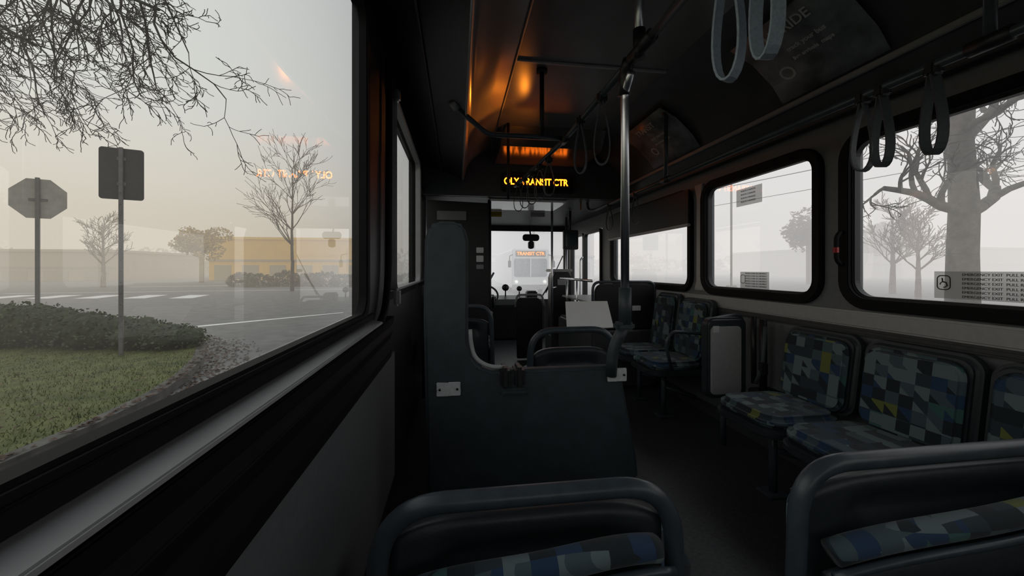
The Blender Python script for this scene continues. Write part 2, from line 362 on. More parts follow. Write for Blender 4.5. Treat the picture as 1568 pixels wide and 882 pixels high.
# ---------------------------------------------------------------- posters on cove
def poster(y0,y1,head):
    v=[];f=[]
    mid=[(1.865,.955),(1.80,1.05),(1.67,1.165),(1.53,1.235)]
    for y in(y0,y1):
        for x,h in mid: v.append((x,y,E+h))
    for i in range(3): f.append((i,i+1,4+i+1,4+i))
    o=meshobj('sheet',v,f,M_poster,True); md=o.modifiers.new('s','SOLIDIFY'); md.thickness=.004
    parts=[o]
    yc=(y0+y1)/2
    def tx(body,size,t,yy):
        px=1.865+(1.53-1.865)*t-.012; pz=E+.955+(1.235-.955)*t
        n=Vector((-.64,0,-.77)); loc=Vector((px,yy,pz))+n*(-.035*math.sin(math.pi*t)+.012)
        o=text('print',body,size,(0,0,0),(0,0,0),M_posterl,.0005,bold=.001)
        xa=Vector((0,-1,0)); ya=Vector((-.767,0,.64)); za=xa.cross(ya)
        Mx=Matrix((xa,ya,za)).transposed().to_4x4(); Mx.translation=loc; o.matrix_world=Mx; return o
    parts.append(tx(head,.07,.80,yc)); parts.append(tx('track your bus',.035,.55,yc-.04)); parts.append(tx('live arrivals  maps',.03,.42,yc-.04)); parts.append(tx('O',.11,.3,yc+.14))
    group('advert_poster',parts)
poster(1.42,1.98,'THE RIDE'); poster(2.75,3.45,'TRANSIT'); poster(.2,.9,'GO GREEN')

# ---------------------------------------------------------------- near partition
pts=[(-.10,0.05),(-.12,.3),(-.135,E-.2),(-.13,E+.12),(-.115,E+.175),(-.085,E+.195),(-.0,E+.195),(.03,E+.175),(.045,E+.12),(.045,E-.30),(.06,E-.36),(.09,E-.40),(.14,E-.42),(.66,E-.42),(.69,E-.435),(.71,E-.48),(.775,E-.82),(.785,E-.92),(.75,E-.95),(.70,E-.96),(.68,.05)]
pt=[prism('panel',pts,'XZ',1.58,1.64,M_part,.014,3),
    box('placard_left',-.085,.015,1.570,1.578,E-.515,E-.455,M_label,.006),
    box('placard_right',.635,.725,1.570,1.578,E-.485,E-.425,M_label,.006),
    tube('edge_glint',[(.052,1.60,E-.25),(.055,1.60,E-.30),(.07,1.60,E-.37),(.13,1.60,E-.408),(.2,1.60,E-.412)],.009,M_greyl,.05),  # light grey tube painting the glint along the panel curve
    box('latch_a',.175,.215,1.55,1.66,E-.49,E-.405,M_black,.012),box('latch_b',.235,.275,1.55,1.66,E-.49,E-.405,M_black,.012),
    box('ledge',.17,.29,1.56,1.585,E-.52,E-.49,M_part,.01)]
for (x,z) in((-.07,E-.485),(.0,E-.485),(.65,E-.455),(.71,E-.455)): pt.append(tube('screw',[(x,1.566,z),(x,1.572,z)],.005,M_black,0,8))
group('modesty_partition',pt)

# ---------------------------------------------------------------- forward seats with tube handle
def loop_seat(x0,x1,y,zt,r=.021,cush=True,cx=0,near=True,wave=.03,rz=-.15):
    parts=[]
    path=[(x0-.01,y+.02,zt-.72),(x0,y,zt-.35),(x0+.01,y+.0,zt-.0),(x1-.01,y+.0,zt-.0),(x1,y,zt-.35),(x1+.01,y+.02,zt-.72)]
    parts.append(sweep('handle_frame',fillet(path,.13,10),circ(r,16),M_tube))
    w=(x1-x0); m0=x0+.03; m1=x1-.03
    top=zt-(.045 if near else .10)
    nx,nz=28,26; v=[];f=[]
    for side in (0,1):
        for i in range(nx+1):
            for j in range(nz+1):
                u=i/nx; t=j/nz
                e=(abs(2*u-1))**5
                z=top-t*.66-.035*e*(1-t)
                x=m0+(m1-m0)*u
                rec=0
                if side==0:
                    a=min(1,max(0,(.36-abs(u-.5))/.06)); b_=min(1,max(0,(t-.06)/.04))*min(1,max(0,(.20-t)/.04)); rec=.03*a*b_
                v.append((x,y+.01+rec+.035*side,z))
    k=(nx+1)*(nz+1)
    for side in(0,1):
        for i in range(nx):
            for j in range(nz):
                a=side*k+i*(nz+1)+j; f.append((a,a+1,a+nz+2,a+nz+1))
    def edge(idx):
        for q in range(len(idx)-1): f.append((idx[q],idx[q+1],k+idx[q+1],k+idx[q]))
    edge([i*(nz+1) for i in range(nx+1)]); edge([i*(nz+1)+nz for i in range(nx+1)]); edge(list(range(nz+1))); edge([nx*(nz+1)+j for j in range(nz+1)])
    parts.append(meshobj('back_shell',v,f,M_shell,True))
    if near:
        def arch(dy,z0,amp,a,b,n=24): return [(a+(b-a)*i/n,y+dy-.03*math.sin(math.pi*i/n),z0+amp*(i/n)-.03*(abs(2*i/n-1)**3)) for i in range(n+1)]
        sec=[(.030*math.cos(t*math.pi/8),.026*math.sin(t*math.pi/8)) for t in range(16)]
        parts.append(sweep('upholstered_roll',arch(-.035,zt+rz,wave,m0+.03,m1-.04),sec,M_fab))
        parts.append(sweep('roll_lip',arch(-.060,zt+rz-.035,wave,m0+.01,m1-.01),circ(.010,10),M_tube))
        sec2=[(.022*math.cos(t*math.pi/8),.05*math.sin(t*math.pi/8)) for t in range(16)]
        parts.append(sweep('lower_pad',arch(-.03,zt+rz-.095,wave,m0+.03,m1-.03),sec2,M_shell))
    for kk in range(2):
        a=m0+(m1-m0)*kk/2+.01; b=m0+(m1-m0)*(kk+1)/2-.01
        parts.append(prism('back_pad_%d'%(kk+1),rrect(a,b,zt-.64,top-.04,.06),'XZ',y+.046,y+.085,M_fab,.018,3))
    if cush:
        for kk in range(2):
            a=x0+(w+cx)*kk/2; b=x0+(w+cx)*(kk+1)/2
            parts.append(prism('cushion_%d'%(kk+1),rrect(a+.005,b+.02-.005,y+.09,y+.42,.09),'XY',zt-.34,zt-.28,M_fab,.022,3))
        parts.append(prism('seat_pan',rrect(x0,x1+cx,y+.07,y+.41,.08),'XY',zt-.375,zt-.34,M_shell,.01))
        parts.append(box('pedestal',(x0+x1)/2-.12,(x0+x1)/2+.12,y+.12,y+.3,0,zt-.375,M_greyd,.01))
    else:
        parts.append(tube('leg_left',[(x0-.01,y+.02,zt-.72),(x0-.01,y+.02,0)],r,M_tube,0)); parts.append(tube('leg_right',[(x1+.01,y+.02,zt-.72),(x1+.01,y+.02,0)],r,M_tube,0))
    return group('passenger_seat',parts)
loop_seat(-.165,.485,.80,E-.478,cx=.12,wave=.045,rz=-.128)
loop_seat(.785,1.72,.80,E-.462,cush=False,wave=.06,rz=-.155)
loop_seat(.38,.86,2.02,E-.33,r=.018,near=False)
loop_seat(-.25,.28,3.1,E-.30,r=.018,near=False)
b0=[Vector((.60,2.06,E-.335)),Vector((.87,2.06,E-.325)),Vector((.93,2.30,E-.20)),Vector((.66,2.30,E-.20))]
nrm=(b0[1]-b0[0]).cross(b0[3]-b0[0]).normalized()*.006
v=b0+[q-nrm for q in b0]
group('tilted_white_plate',[meshobj('board',v,[(0,1,2,3),(4,5,6,7),(0,1,5,4),(1,2,6,5),(2,3,7,6),(3,0,4,7)],M_white),  # tilted plate, its bright reflection painted as plain white
   tube('stand',[(.80,2.2,E-.27),(.80,2.22,E-.34)],.012,M_black,.0)])

# ---------------------------------------------------------------- longitudinal seats
def side_seat(y0,y1,top=-.33,bottom=-.74,x=1.97):
    parts=[]; g=.012
    def back(nm,xa,xb,inset,m,bv):
        pts=rrect(y0+inset,y1-inset,E+bottom+inset*.5,E+top-inset,.07)
        o=prism(nm,pts,'YZ',xa,xb,m,bv,3)
        for vv in o.data.vertices: vv.co.x-= (E+top-vv.co.z)*.14
        return o
    parts.append(back('back_shell',x-.02,x+.05,g*.3,M_shell,.02))
    parts.append(back('back_pad',x-.05,x-.015,.03,M_fab,.018))
    cz=E-.76
    pts=rrect(x-.50,x-.08,y0+.008,y1-.008,.10)
    o=prism('cushion_pad',pts,'XY',cz-.02,cz+.045,M_fab,.024,3); parts.append(o)
    parts.append(prism('seat_pan',rrect(x-.52,x-.02,y0+.002,y1-.002,.11),'XY',cz-.06,cz-.015,M_shell,.012))
    parts.append(tube('leg',[(x-.30,(y0+y1)/2,.015),(x-.30,(y0+y1)/2,cz-.05)],.02,M_tube,0))
    parts.append(tube('leg_brace',[(x-.30,(y0+y1)/2,cz-.2),(x-.02,(y0+y1)/2,cz-.3)],.016,M_tube,0))
    parts.append(box('foot',x-.36,x-.24,(y0+y1)/2-.05,(y0+y1)/2+.05,0,.015,M_tube,.004))
    return group('side_bench_seat',parts)
for a in (1.62,1.175,.73): side_seat(a,a+.435)
for a in (2.72,): side_seat(a,a+.43,top=-.24)
side_seat(3.16,3.56,top=-.22)
group('armrest',[tube('bar',[(1.92,2.70,E-.5),(1.60,2.70,E-.47),(1.55,2.70,E-.56),(1.6,2.70,E-.76)],.013,M_tube,.05)])
group('folded_flip_seat',[prism('pan',rrect(1.66,1.95,E-.87,E-.33,.05),'XZ',2.36,2.44,M_shell,.015,3),
  prism('back_plate',rrect(1.675,1.90,E-.84,E-.385,.03),'XZ',2.348,2.362,M_greyl,.005),
  tube('frame',[(1.70,2.46,E-.85),(1.70,2.46,E-.36),(1.98,2.46,E-.32),(2.0,2.46,E-.5)],.016,M_tube,.05),
  box('sticker',1.685,1.73,2.343,2.349,E-.425,E-.38,M_label,.002),
  tube('leg',[(1.8,2.4,.0),(1.8,2.4,E-.86)],.018,M_tube,0)])
group('wheelchair_restraint',[tube('post',[(1.93,2.20,E-.80),(1.93,2.20,E-.32)],.022,M_black,0),tube('post_b',[(1.93,2.28,E-.75),(1.93,2.28,E-.31)],.016,M_black,0),
   tube('belt',[(1.91,2.16,E-.36),(1.89,2.16,E-.6),(1.86,2.18,E-.72)],.012,M_strapd,.04),box('buckle',1.87,1.91,2.13,2.18,E-.66,E-.58,M_black,.008),box('bracket',1.9,2.05,2.15,2.3,E-.84,E-.78,M_black,.008)])

group('wheel_housing_cabinet',[box('housing',1.32,2.01,3.65,4.95,0,E-.60,M_greyd,.03,3),
  prism('modesty_panel',rrect(1.36,2.0,E-.62,E-.15,.08),'XZ',3.68,3.71,M_black,.008),
  tube('top_rail',[(1.34,3.69,E-.62),(1.34,3.69,E-.13),(2.0,3.69,E-.13),(2.0,3.69,E-.5)],.014,M_tube,.08),
  box('bag_rack_slat',1.36,2.0,3.72,4.9,E-.36,E-.34,M_alu,.004),box('sticker',1.75,1.84,3.672,3.681,E-.42,E-.37,M_label,.002),
  tube('rack_rail',[(1.34,3.72,E-.12),(1.34,4.9,E-.12)],.014,M_chrome,0),
  tube('rack_rail_b',[(1.34,4.2,E-.12),(1.34,4.2,E-.58)],.012,M_chrome,0),tube('rack_rail_c',[(1.34,4.6,E-.12),(1.34,4.6,E-.58)],.012,M_chrome,0)])
group('fare_box',[prism('body',[(1.30,.30),(1.56,.30),(1.56,E-.12),(1.53,E-.04),(1.33,E-.04),(1.30,E-.12)],'XZ',5.15,5.45,M_black,.012),
   box('top_tray',1.27,1.57,5.1,5.45,E-.04,E+.0,M_greyl,.01),box('base',1.27,1.58,5.1,5.5,0,.3,M_greyd,.02),box('screen',1.36,1.52,5.135,5.15,E-.22,E-.14,M_alu,.004)])

# ---------------------------------------------------------------- driver's area
group('driver_partition',[prism('panel',[(XL+.02,.02),(.34,.02),(.36,.6),(.36,E-.1),(.35,E+.74),(XL+.02,E+.76)],'XZ',4.3,4.36,M_black,.01),
   box('notice_a',-.22,.10,4.285,4.299,E+.54,E+.64,M_grey,.003),box('notice_b',.21,.29,4.285,4.299,E+.18,E+.24,M_label,.003),box('notice_c',.21,.29,4.285,4.299,E+.08,E+.15,M_label,.003),
   box('notice_d',.21,.29,4.285,4.299,E+.0,E+.05,M_poster,.003),tube('edge_post',[(.36,4.33,.02),(.36,4.33,E+.78)],.02,M_black,0)])
seatp=[prism('back',[(5.35,.55),(5.47,.55),(5.42,E-.10),(5.36,E-.02),(5.28,E-.03),(5.26,E-.1)],'YZ',.02,.46,M_shell,.04,4),
   box('cushion',.0,.5,5.4,5.9,.50,.62,M_shell,.04,3),box('pedestal',.1,.4,5.45,5.8,.0,.5,M_black,.03),
   tube('armrest',[(.50,5.40,E-.55),(.50,5.40,E-.40),(.50,5.75,E-.42)],.022,M_shell,.05),
   box('headrest',.13,.36,5.28,5.37,E-.02,E+.14,M_shell,.035,3),tube('belt',[(.5,5.3,E-.05),(.3,5.22,E-.4),(.48,5.3,E-.62)],.014,M_strap,.1)]
group('driver_seat',seatp)
sw=[]
c=Vector((.42,6.2,E-.42)); a1=Vector((1,0,0)); a2=Vector((0,.75,.66)); 
sw.append(sweep('rim',[c+a1*.23*math.cos(t*math.pi/16)+a2*.23*math.sin(t*math.pi/16) for t in range(32)],circ(.016,10),M_black,closed=True))
for an in (0,120,240):
    q=math.radians(an+90); sw.append(tube('spoke',[c,c+a1*.22*math.cos(q)+a2*.22*math.sin(q)],.012,M_black,0))
sw.append(tube('column',[c,c+Vector((0,.35,-.3))],.04,M_black,0)); group('steering_wheel',sw)
group('dashboard',[prism('console',[(6.42,0.02),(6.98,.02),(6.98,E-.50),(6.85,E-.47),(6.55,E-.52),(6.42,E-.62)],'YZ',XL+.02,1.5,M_black,.02,3),
   box('cluster',.2,.65,6.5,6.75,E-.55,E-.44,M_black,.03,3),
   tube('fan_stalk',[(.85,6.8,E-.5),(.85,6.8,E-.38)],.012,M_black,0),tube('fan',[(.85,6.78,E-.33),(.85,6.84,E-.33)],.06,M_black,0,18),
   tube('fan_stalk_b',[(1.1,6.8,E-.5),(1.1,6.8,E-.4)],.012,M_black,0),tube('fan_b',[(1.1,6.78,E-.35),(1.1,6.84,E-.35)],.045,M_black,0,18),
   box('radio',1.2,1.38,6.55,6.75,E-.52,E-.38,M_black,.02)])
group('rear_view_mirror',[prism('mirror',rrect(1.15,1.45,E+.50,E+.62,.05),'XZ',6.72,6.76,M_black,.01),tube('arm',[(1.3,6.76,E+.6),(1.3,6.85,E+.7),(1.3,6.9,E+.79)],.014,M_black,.03),
   prism('camera',rrect(1.25,1.35,E+.36,E+.50,.04),'XZ',6.7,6.78,M_black,.01)])
group('fare_monitor',[prism('case',rrect(1.40,1.60,E+.26,E+.52,.02),'XZ',4.95,5.02,M_black,.008),box('screen',1.42,1.58,4.944,4.951,E+.30,E+.49,mat('screen_glass',(.03,.05,.06),.1)),
   tube('bracket',[(1.5,5.0,E+.5),(1.5,5.0,E+.78)],.015,M_black,0)])
group('priority_seat_panel',[prism('panel',[(.78,.02),(1.12,.02),(1.12,E-.44),(1.06,E-.38),(.80,E-.38),(.76,E-.44)],'XZ',5.0,5.04,M_black,.01),
   tube('rail',[(.76,5.02,E-.5),(.78,5.02,E-.34),(1.12,5.02,E-.34),(1.15,5.02,E-.5)],.014,M_greyl,.05)])

# ================================================================= EXTERIOR
def ground_mat(name,c0,c1,scale,bump=.3,rough=.75):
    m=bpy.data.materials.new(name); m.use_nodes=True; nt=m.node_tree; b=nt.nodes['Principled BSDF']; L=nt.links.new
    geo=nt.nodes.new('ShaderNodeNewGeometry'); nz=nt.nodes.new('ShaderNodeTexNoise'); nz.inputs['Scale'].default_value=scale; nz.inputs['Detail'].default_value=8
    L(geo.outputs['Position'],nz.inputs['Vector']); cr=nt.nodes.new('ShaderNodeValToRGB')
    cr.color_ramp.elements[0].position=.35; cr.color_ramp.elements[1].position=.65
    cr.color_ramp.elements[0].color=(*c0,1); cr.color_ramp.elements[1].color=(*c1,1); L(nz.outputs['Fac'],cr.inputs['Fac'])
    L(cr.outputs['Color'],b.inputs['Base Color']); b.inputs['Roughness'].default_value=rough
    n2=nt.nodes.new('ShaderNodeTexNoise'); n2.inputs['Scale'].default_value=scale*8; L(geo.outputs['Position'],n2.inputs['Vector'])
    bp=nt.nodes.new('ShaderNodeBump'); bp.inputs['Strength'].default_value=bump; bp.inputs['Distance'].default_value=.03; L(n2.outputs['Fac'],bp.inputs['Height']); L(bp.outputs['Normal'],b.inputs['Normal'])
    return m
M_road=ground_mat('wet_asphalt',(.105,.108,.11),(.16,.16,.16),2.2,.25,.62)
M_grass=ground_mat('lawn_turf',(.06,.078,.02),(.13,.145,.04),3.5,.8)
quad('asphalt_road',[(-400,-150,ROAD),(400,-150,ROAD),(400,600,ROAD),(-400,600,ROAD)],M_road)
gp=[(-3.75,-8),(-3.72,3.0),(-3.70,4.4),(-3.80,5.3),(-4.05,6.2),(-4.5,7.3),(-5.2,8.6),(-6.3,9.8),(-8,10.9),(-11,11.6),(-32,12.5),(-32,-8)]
turf=prism('turf',gp,'XY',ROAD+.001,ROAD+.11,M_grass)
def offset(pts,d):
    out=[]
    for i in range(len(pts)):
        a=Vector(pts[max(i-1,0)]); b=Vector(pts[min(i+1,len(pts)-1)]); t=(b-a).normalized(); out.append((pts[i][0]+t.y*d,pts[i][1]-t.x*d))
    return out
M_curb=mat('concrete_kerb',(.10,.097,.09),.8,scale=5,var=.35)
line=gp[:-1]; o1=offset(line,.15)
v=[(x,y,ROAD+.12) for x,y in line]+[(x,y,ROAD+.12) for x,y in o1]+[(x,y,ROAD) for x,y in o1]; k=len(line)
f=[(i,i+1,k+i+1,k+i) for i in range(k-1)]+[(k+i,k+i+1,2*k+i+1,2*k+i) for i in range(k-1)]
kerb=meshobj('kerb_stone',v,f,M_curb)
v=[];f=[]
rnd=random.Random(3)
def inside(x,y):
    c=False;j=len(gp)-1
    for i in range(len(gp)):
        xi,yi=gp[i];xj,yj=gp[j]
        if (yi>y)!=(yj>y) and x<(xj-xi)*(y-yi)/(yj-yi)+xi: c=not c
        j=i
    return c
while len(f)<26000:
    x=-3.7-rnd.random()**1.3*9; y=1.5+rnd.random()*9
    if not inside(x,y): continue
    a=rnd.random()*6.28; h=.02+.035*rnd.random(); w=.006; dx=math.cos(a)*w; dy=math.sin(a)*w; i=len(v)
    z=ROAD+.105; v+=[(x-dx,y-dy,z),(x+dx,y+dy,z),(x+rnd.uniform(-.03,.03),y+rnd.uniform(-.03,.03),z+h)]; f.append((i,i+1,i+2))
me=bpy.data.meshes.new('g'); me.from_pydata(v,[],f); gb=add('grass_blades',me,mat('grass_blade',(.095,.115,.032),.8,var=.4,scale=2))
v=[];f=[]
for _ in range(2600):
    if rnd.random()<.82:
        i=rnd.randrange(1,8); t=rnd.random(); a=o1[i]; b=o1[i+1]; s=abs(rnd.gauss(0,.5))-.1; x=a[0]+(b[0]-a[0])*t+s; y=a[1]+(b[1]-a[1])*t+rnd.gauss(0,.1); z=ROAD+(.008 if s>0 else .13)
    else:
        x=-3.9-rnd.random()*5; y=2+rnd.random()*6; z=ROAD+.14
        if not inside(x,y): continue
    s=.015+.022*rnd.random(); a=rnd.random()*6.28; c_,s_=math.cos(a)*s,math.sin(a)*s; i=len(v)
    v+=[(x+c_,y+s_,z),(x-s_*.6,y+c_*.6,z+.012),(x-c_,y-s_,z),(x+s_*.6,y-c_*.6,z+.006)]; f.append((i,i+1,i+2,i+3))
me=bpy.data.meshes.new('l'); me.from_pydata(v,[],f); fl=add('fallen_leaves',me,mat('dead_leaf',(.11,.07,.05),.8,var=.5,scale=3))
group('lawn',[turf,kerb,gb,fl])
M_paint=mat('road_paint',(.75,.75,.73),.7,var=.1,scale=3)
def stripe(pts): return [quad('stripe',[(x,y,ROAD+.006) for x,y in pts],M_paint)]
st=[]
st+=stripe([(-7.6,12.2),(-4.3,15.4),(-4.25,15.2),(-7.4,11.9)])
st+=stripe([(-3.1,7.6),(-2.7,7.6),(-2.2,8.2),(-2.7,8.2)])
for k in range(5): st+=stripe([(-16-k*2.6,24+k*.3),(-14.8-k*2.6,24+k*.3),(-15.6-k*2.6,27+k*.3),(-16.8-k*2.6,27+k*.3)])
st+=stripe([(-30,30),(-8,33),(-8,33.3),(-30,30.3)]); st+=stripe([(-30,40),(-8,44),(-8,44.5),(-30,40.5)])
group('road_markings',st)

def leafcloud(name,blobs,n,size,m,seed=1):
    r=random.Random(seed); v=[];f=[]
    for _ in range(n):
        c,rad=r.choice(blobs)
        d=Vector((r.gauss(0,1),r.gauss(0,1),r.gauss(0,1))).normalized()*(.75+.3*r.random())
        p=Vector((c[0]+d.x*rad[0],c[1]+d.y*rad[1],c[2]+d.z*rad[2]))
        u=Vector((r.gauss(0,1),r.gauss(0,1),r.gauss(0,1))).normalized(); w=u.orthogonal().normalized(); s=size*(.6+.8*r.random()); i=len(v)
        v+=[p+u*s,p+w*s*.5,p-u*s,p-w*s*.5]; f.append((i,i+1,i+2,i+3))
    me=bpy.data.meshes.new(name); me.from_pydata([tuple(q) for q in v],[],f); return add(name,me,m)
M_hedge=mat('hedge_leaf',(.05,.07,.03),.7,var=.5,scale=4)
bl=[]
for i in range(30):
    t=i/29; x=-5.45-t*9.5; y=8.55+t*1.4+rnd.uniform(-.15,.15); h=.24+.27*min(1,t*3.0); bl.append(((x,y,ROAD+.1+h*.8),(.5,.55,h*(.9+.15*rnd.random()))))
bm=bmesh.new()
for c,rad in bl:
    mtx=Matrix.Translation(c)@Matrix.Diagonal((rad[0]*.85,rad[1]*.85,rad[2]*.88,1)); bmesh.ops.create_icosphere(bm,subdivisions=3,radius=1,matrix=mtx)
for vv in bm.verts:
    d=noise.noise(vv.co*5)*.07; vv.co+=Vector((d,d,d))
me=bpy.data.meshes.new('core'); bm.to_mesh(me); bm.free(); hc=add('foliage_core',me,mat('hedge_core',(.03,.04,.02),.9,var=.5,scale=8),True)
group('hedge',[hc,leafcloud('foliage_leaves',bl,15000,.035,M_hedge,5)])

M_signb=mat('sign_back_dark',(.035,.037,.04),.5); M_octo=mat('sign_back_aluminium',(.36,.35,.32),.5,scale=6); M_post=mat('galvanised_post',(.12,.12,.12),.5)
sx,sy=-5.98,7.85; zb=ROAD+.1
s1=[prism('panel',rrect(-.30,.30,E+1.25,E+2.17,.05),'XZ',-.02,.0,M_signb,.004),box('post',-.03,.03,-.065,-.022,zb,E+2.18,M_post,.005),
    box('bracket',-.06,.06,-.03,.0,E+1.5,E+1.56,M_post),box('bracket_b',-.06,.06,-.03,.0,E+1.95,E+2.01,M_post)]
for i in range(14): s1.append(box('hole',-.008,.008,-.067,-.064,ROAD+.4+i*.2,ROAD+.416+i*.2,M_signb))
g=group('street_sign',s1); g.location=(sx,sy,0); g.rotation_euler=(0,0,math.radians(20))
oc=[(.50*math.cos(math.radians(22.5+45*i)),E+1.66+.50*math.sin(math.radians(22.5+45*i))) for i in range(8)]
s2=[prism('panel',oc,'XZ',.0,.02,M_octo,.003),box('post',-.035,.035,-.06,-.002,zb,E+2.15,M_post,.005),box('bracket',-.15,.15,-.02,.0,E+1.6,E+1.66,M_post)]
g=group('stop_sign',s2); g.location=(-9.78,10.55,0); g.rotation_euler=(0,0,math.radians(24))

def seg_mesh(segs,name,m,sides=5):
    v=[];f=[]
    for a,b,ra,rb in segs:
        t=(b-a)
        if t.length<1e-5: continue
        t.normalize(); u=t.orthogonal().normalized(); w=t.cross(u); i=len(v)
        s=sides if ra>.03 else 3
        for k in range(s):
            an=2*math.pi*k/s; d=u*math.cos(an)+w*math.sin(an); v.append(a+d*ra); 
        for k in range(s):
            an=2*math.pi*k/s; d=u*math.cos(an)+w*math.sin(an); v.append(b+d*rb)
        for k in range(s): f.append((i+k,i+(k+1)%s,i+s+(k+1)%s,i+s+k))
    me=bpy.data.meshes.new(name); me.from_pydata([tuple(q) for q in v],[],f); return add(name,me,m,True)
def grow(segs,p,d,L,r,depth,rn,grav=0.0,spread=.6,nseg=5,kids=4,shrink=.62,jit=.16,rmin=.004):
    d=d.normalized(); p=p.copy(); step=L/nseg; pts=[]
    for i in range(nseg):
        d=(d+Vector((rn.gauss(0,jit),rn.gauss(0,jit),rn.gauss(0,jit)+grav))).normalized()
        q=p+d*step; ra=max(rmin,r*(1-.6*i/nseg)); rb=max(rmin,r*(1-.6*(i+1)/nseg)); segs.append((p.copy(),q.copy(),ra,rb)); p=q; pts.append((p.copy(),d.copy(),rb))
    if depth<=0: return
    for k in range(kids):
        q,dd,rb=pts[min(nseg-1,int((k+1+rn.random()*.6)/(kids+.6)*nseg))]
        ax=Vector((rn.gauss(0,1),rn.gauss(0,1),rn.gauss(0,1))); ax=(ax-dd*ax.dot(dd)).normalized()
        nd=(dd+ax*spread*(.7+.6*rn.random())).normalized()
        grow(segs,q,nd,L*shrink*(.75+.5*rn.random()),rb*.7,depth-1,rn,grav,spread,nseg,kids,shrink,jit,rmin)
rn=random.Random(21); segs=[]
T=Vector((-12.5,3.6,ROAD+.05))
grow(segs,T,Vector((0,0,1)),4.6,.24,0,rn,jit=.03)
top=segs[-1][1]
limbs=[[top,Vector((-10.8,6.2,E+5.1)),Vector((-9.5,7.4,E+5.7)),Vector((-8.2,8.2,E+5.8)),Vector((-6.9,8.4,E+5.5)),Vector((-5.7,8.3,E+5.0))],
       [top,Vector((-11.2,6.6,E+4.8)),Vector((-10.6,8.2,E+5.3)),Vector((-9.6,9.0,E+5.2)),Vector((-8.6,9.2,E+4.6))],
       [top,Vector((-10.0,5.8,E+5.6)),Vector((-8.2,6.9,E+6.0)),Vector((-6.6,7.4,E+5.9)),Vector((-5.0,7.6,E+5.6))]]
for lb in limbs:
    lb=fillet(lb,.8,4)
    for i in range(len(lb)-1):
        r0=.10*(1-i/len(lb))+.024; segs.append((lb[i],lb[i+1],r0,r0*.95))
        if i>len(lb)*.35:
            for k in range(2):
                nd=Vector((rn.gauss(.05,.4),rn.gauss(0,.4),-.9+rn.gauss(0,.25)))
                grow(segs,lb[i].lerp(lb[i+1],rn.random()),nd,1.5+rn.random()*.7,.026,3,rn,grav=-.02,spread=.75,nseg=6,kids=4,shrink=.44,jit=.17,rmin=.0065)
seg_mesh(segs,'bare_street_tree',mat('bark_dark',(.025,.023,.023),.85,scale=6,var=.4))
rn=random.Random(5); segs=[]
B=Vector((11.75,7.45,ROAD)); P=[B,B+Vector((.0,0,2.0)),B+Vector((.05,0,3.1)),B+Vector((-.05,0,4.6)),B+Vector((.05,0,6.2)),B+Vector((0,0,9))]
rad=[.31,.27,.26,.22,.20,.15]
for i in range(5): 
    for q in range(4):
        a=P[i].lerp(P[i+1],q/4); b=P[i].lerp(P[i+1],(q+1)/4); segs.append((a,b,rad[i]+(rad[i+1]-rad[i])*q/4,rad[i]+(rad[i+1]-rad[i])*(q+1)/4))
for (pp,d,L,r) in [(P[2]-Vector((0,0,.25)),(-1,.14,.62),2.3,.13),(P[2]+Vector((0,0,-.2)),(1,-.1,.8),3,.14),(P[3],(.9,-.3,.7),3.0,.12),(P[4],(-.8,-.3,.3),2.6,.08),(P[4],(.8,.5,.4),3.0,.1),(P[3]+Vector((0,0,.8)),(-.9,.1,.15),2.4,.07),(P[4],(.9,-.3,.1),3.2,.08),(P[3]+Vector((0,0,.4)),(.9,.4,.3),2.6,.08),(P[3]+Vector((0,0,.9)),(.5,-.9,.3),2.6,.08),(P[3]+Vector((0,0,.2)),(-.4,-.9,.4),2.4,.08)]:
    grow(segs,pp,Vector(d),L,r,3,rn,grav=.0,spread=.7,nseg=6,kids=5,shrink=.5,jit=.15,rmin=.009)
seg_mesh(segs,'bare_maple_tree',mat('bark_mossy',(.065,.06,.052),.9,scale=5,var=.7,bump=.5),9)
def small_tree(name,x,y,h,r,col,seed,depth=3,spread=.55,kids=5,rmin=.02):
    rn=random.Random(seed); s=[]; base=Vector((x,y,ROAD))
    n=8
    for i in range(n):
        a=base+Vector((0,0,h*.9*i/n)); b=base+Vector((rn.gauss(0,.03),0,h*.9*(i+1)/n)); s.append((a,b,r*(1-.85*i/n),r*(1-.85*(i+1)/n)))
        if i>=2:
            for k in range(kids-1):
                an=rn.random()*6.28; grow(s,b,Vector((math.cos(an),math.sin(an),1.0)),h*.34*(1-.55*i/n),r*.35*(1-.6*i/n),depth-1,rn,grav=.05,spread=spread,nseg=4,kids=4,shrink=.55,jit=.1,rmin=rmin)
    return seg_mesh(s,name,mat('bark_%s'%name+str(seed),col,.9,var=.2,scale=3))
small_tree('bare_sapling',-12.3,31.0,10.2,.15,(.11,.09,.08),3,rmin=.014)
small_tree('distant_tree',-32,40,6.0,.2,(.22,.18,.14),8,rmin=.02)  # distant bark lightened, part of the fog haze is in its colour
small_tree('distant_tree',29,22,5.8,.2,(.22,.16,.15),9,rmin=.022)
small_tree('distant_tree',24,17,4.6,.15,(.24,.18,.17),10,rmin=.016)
def far_tree(x,y,z,rx,rz,col,seed,n=3500,size=.35):
    r=random.Random(seed); b=[((x+r.uniform(-.5,.5)*rx,y+r.uniform(-.4,.4)*rx,z+r.uniform(-.4,.4)*rz),(rx*r.uniform(.3,.6),rx*.5,rz*r.uniform(.3,.6))) for _ in range(12)]
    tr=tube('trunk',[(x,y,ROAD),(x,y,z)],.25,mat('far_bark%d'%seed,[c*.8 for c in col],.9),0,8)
    return group('distant_leafy_tree',[leafcloud('foliage',b,n,size,mat('far_leaf%d'%seed,col,.9,var=.2,scale=1),seed),tr])
far_tree(-31,52,4.4,2.8,2.6,(.42,.27,.07),31,size=.16)
far_tree(38,37,5.6,3.6,3.0,(.16,.11,.11),32,size=.25)
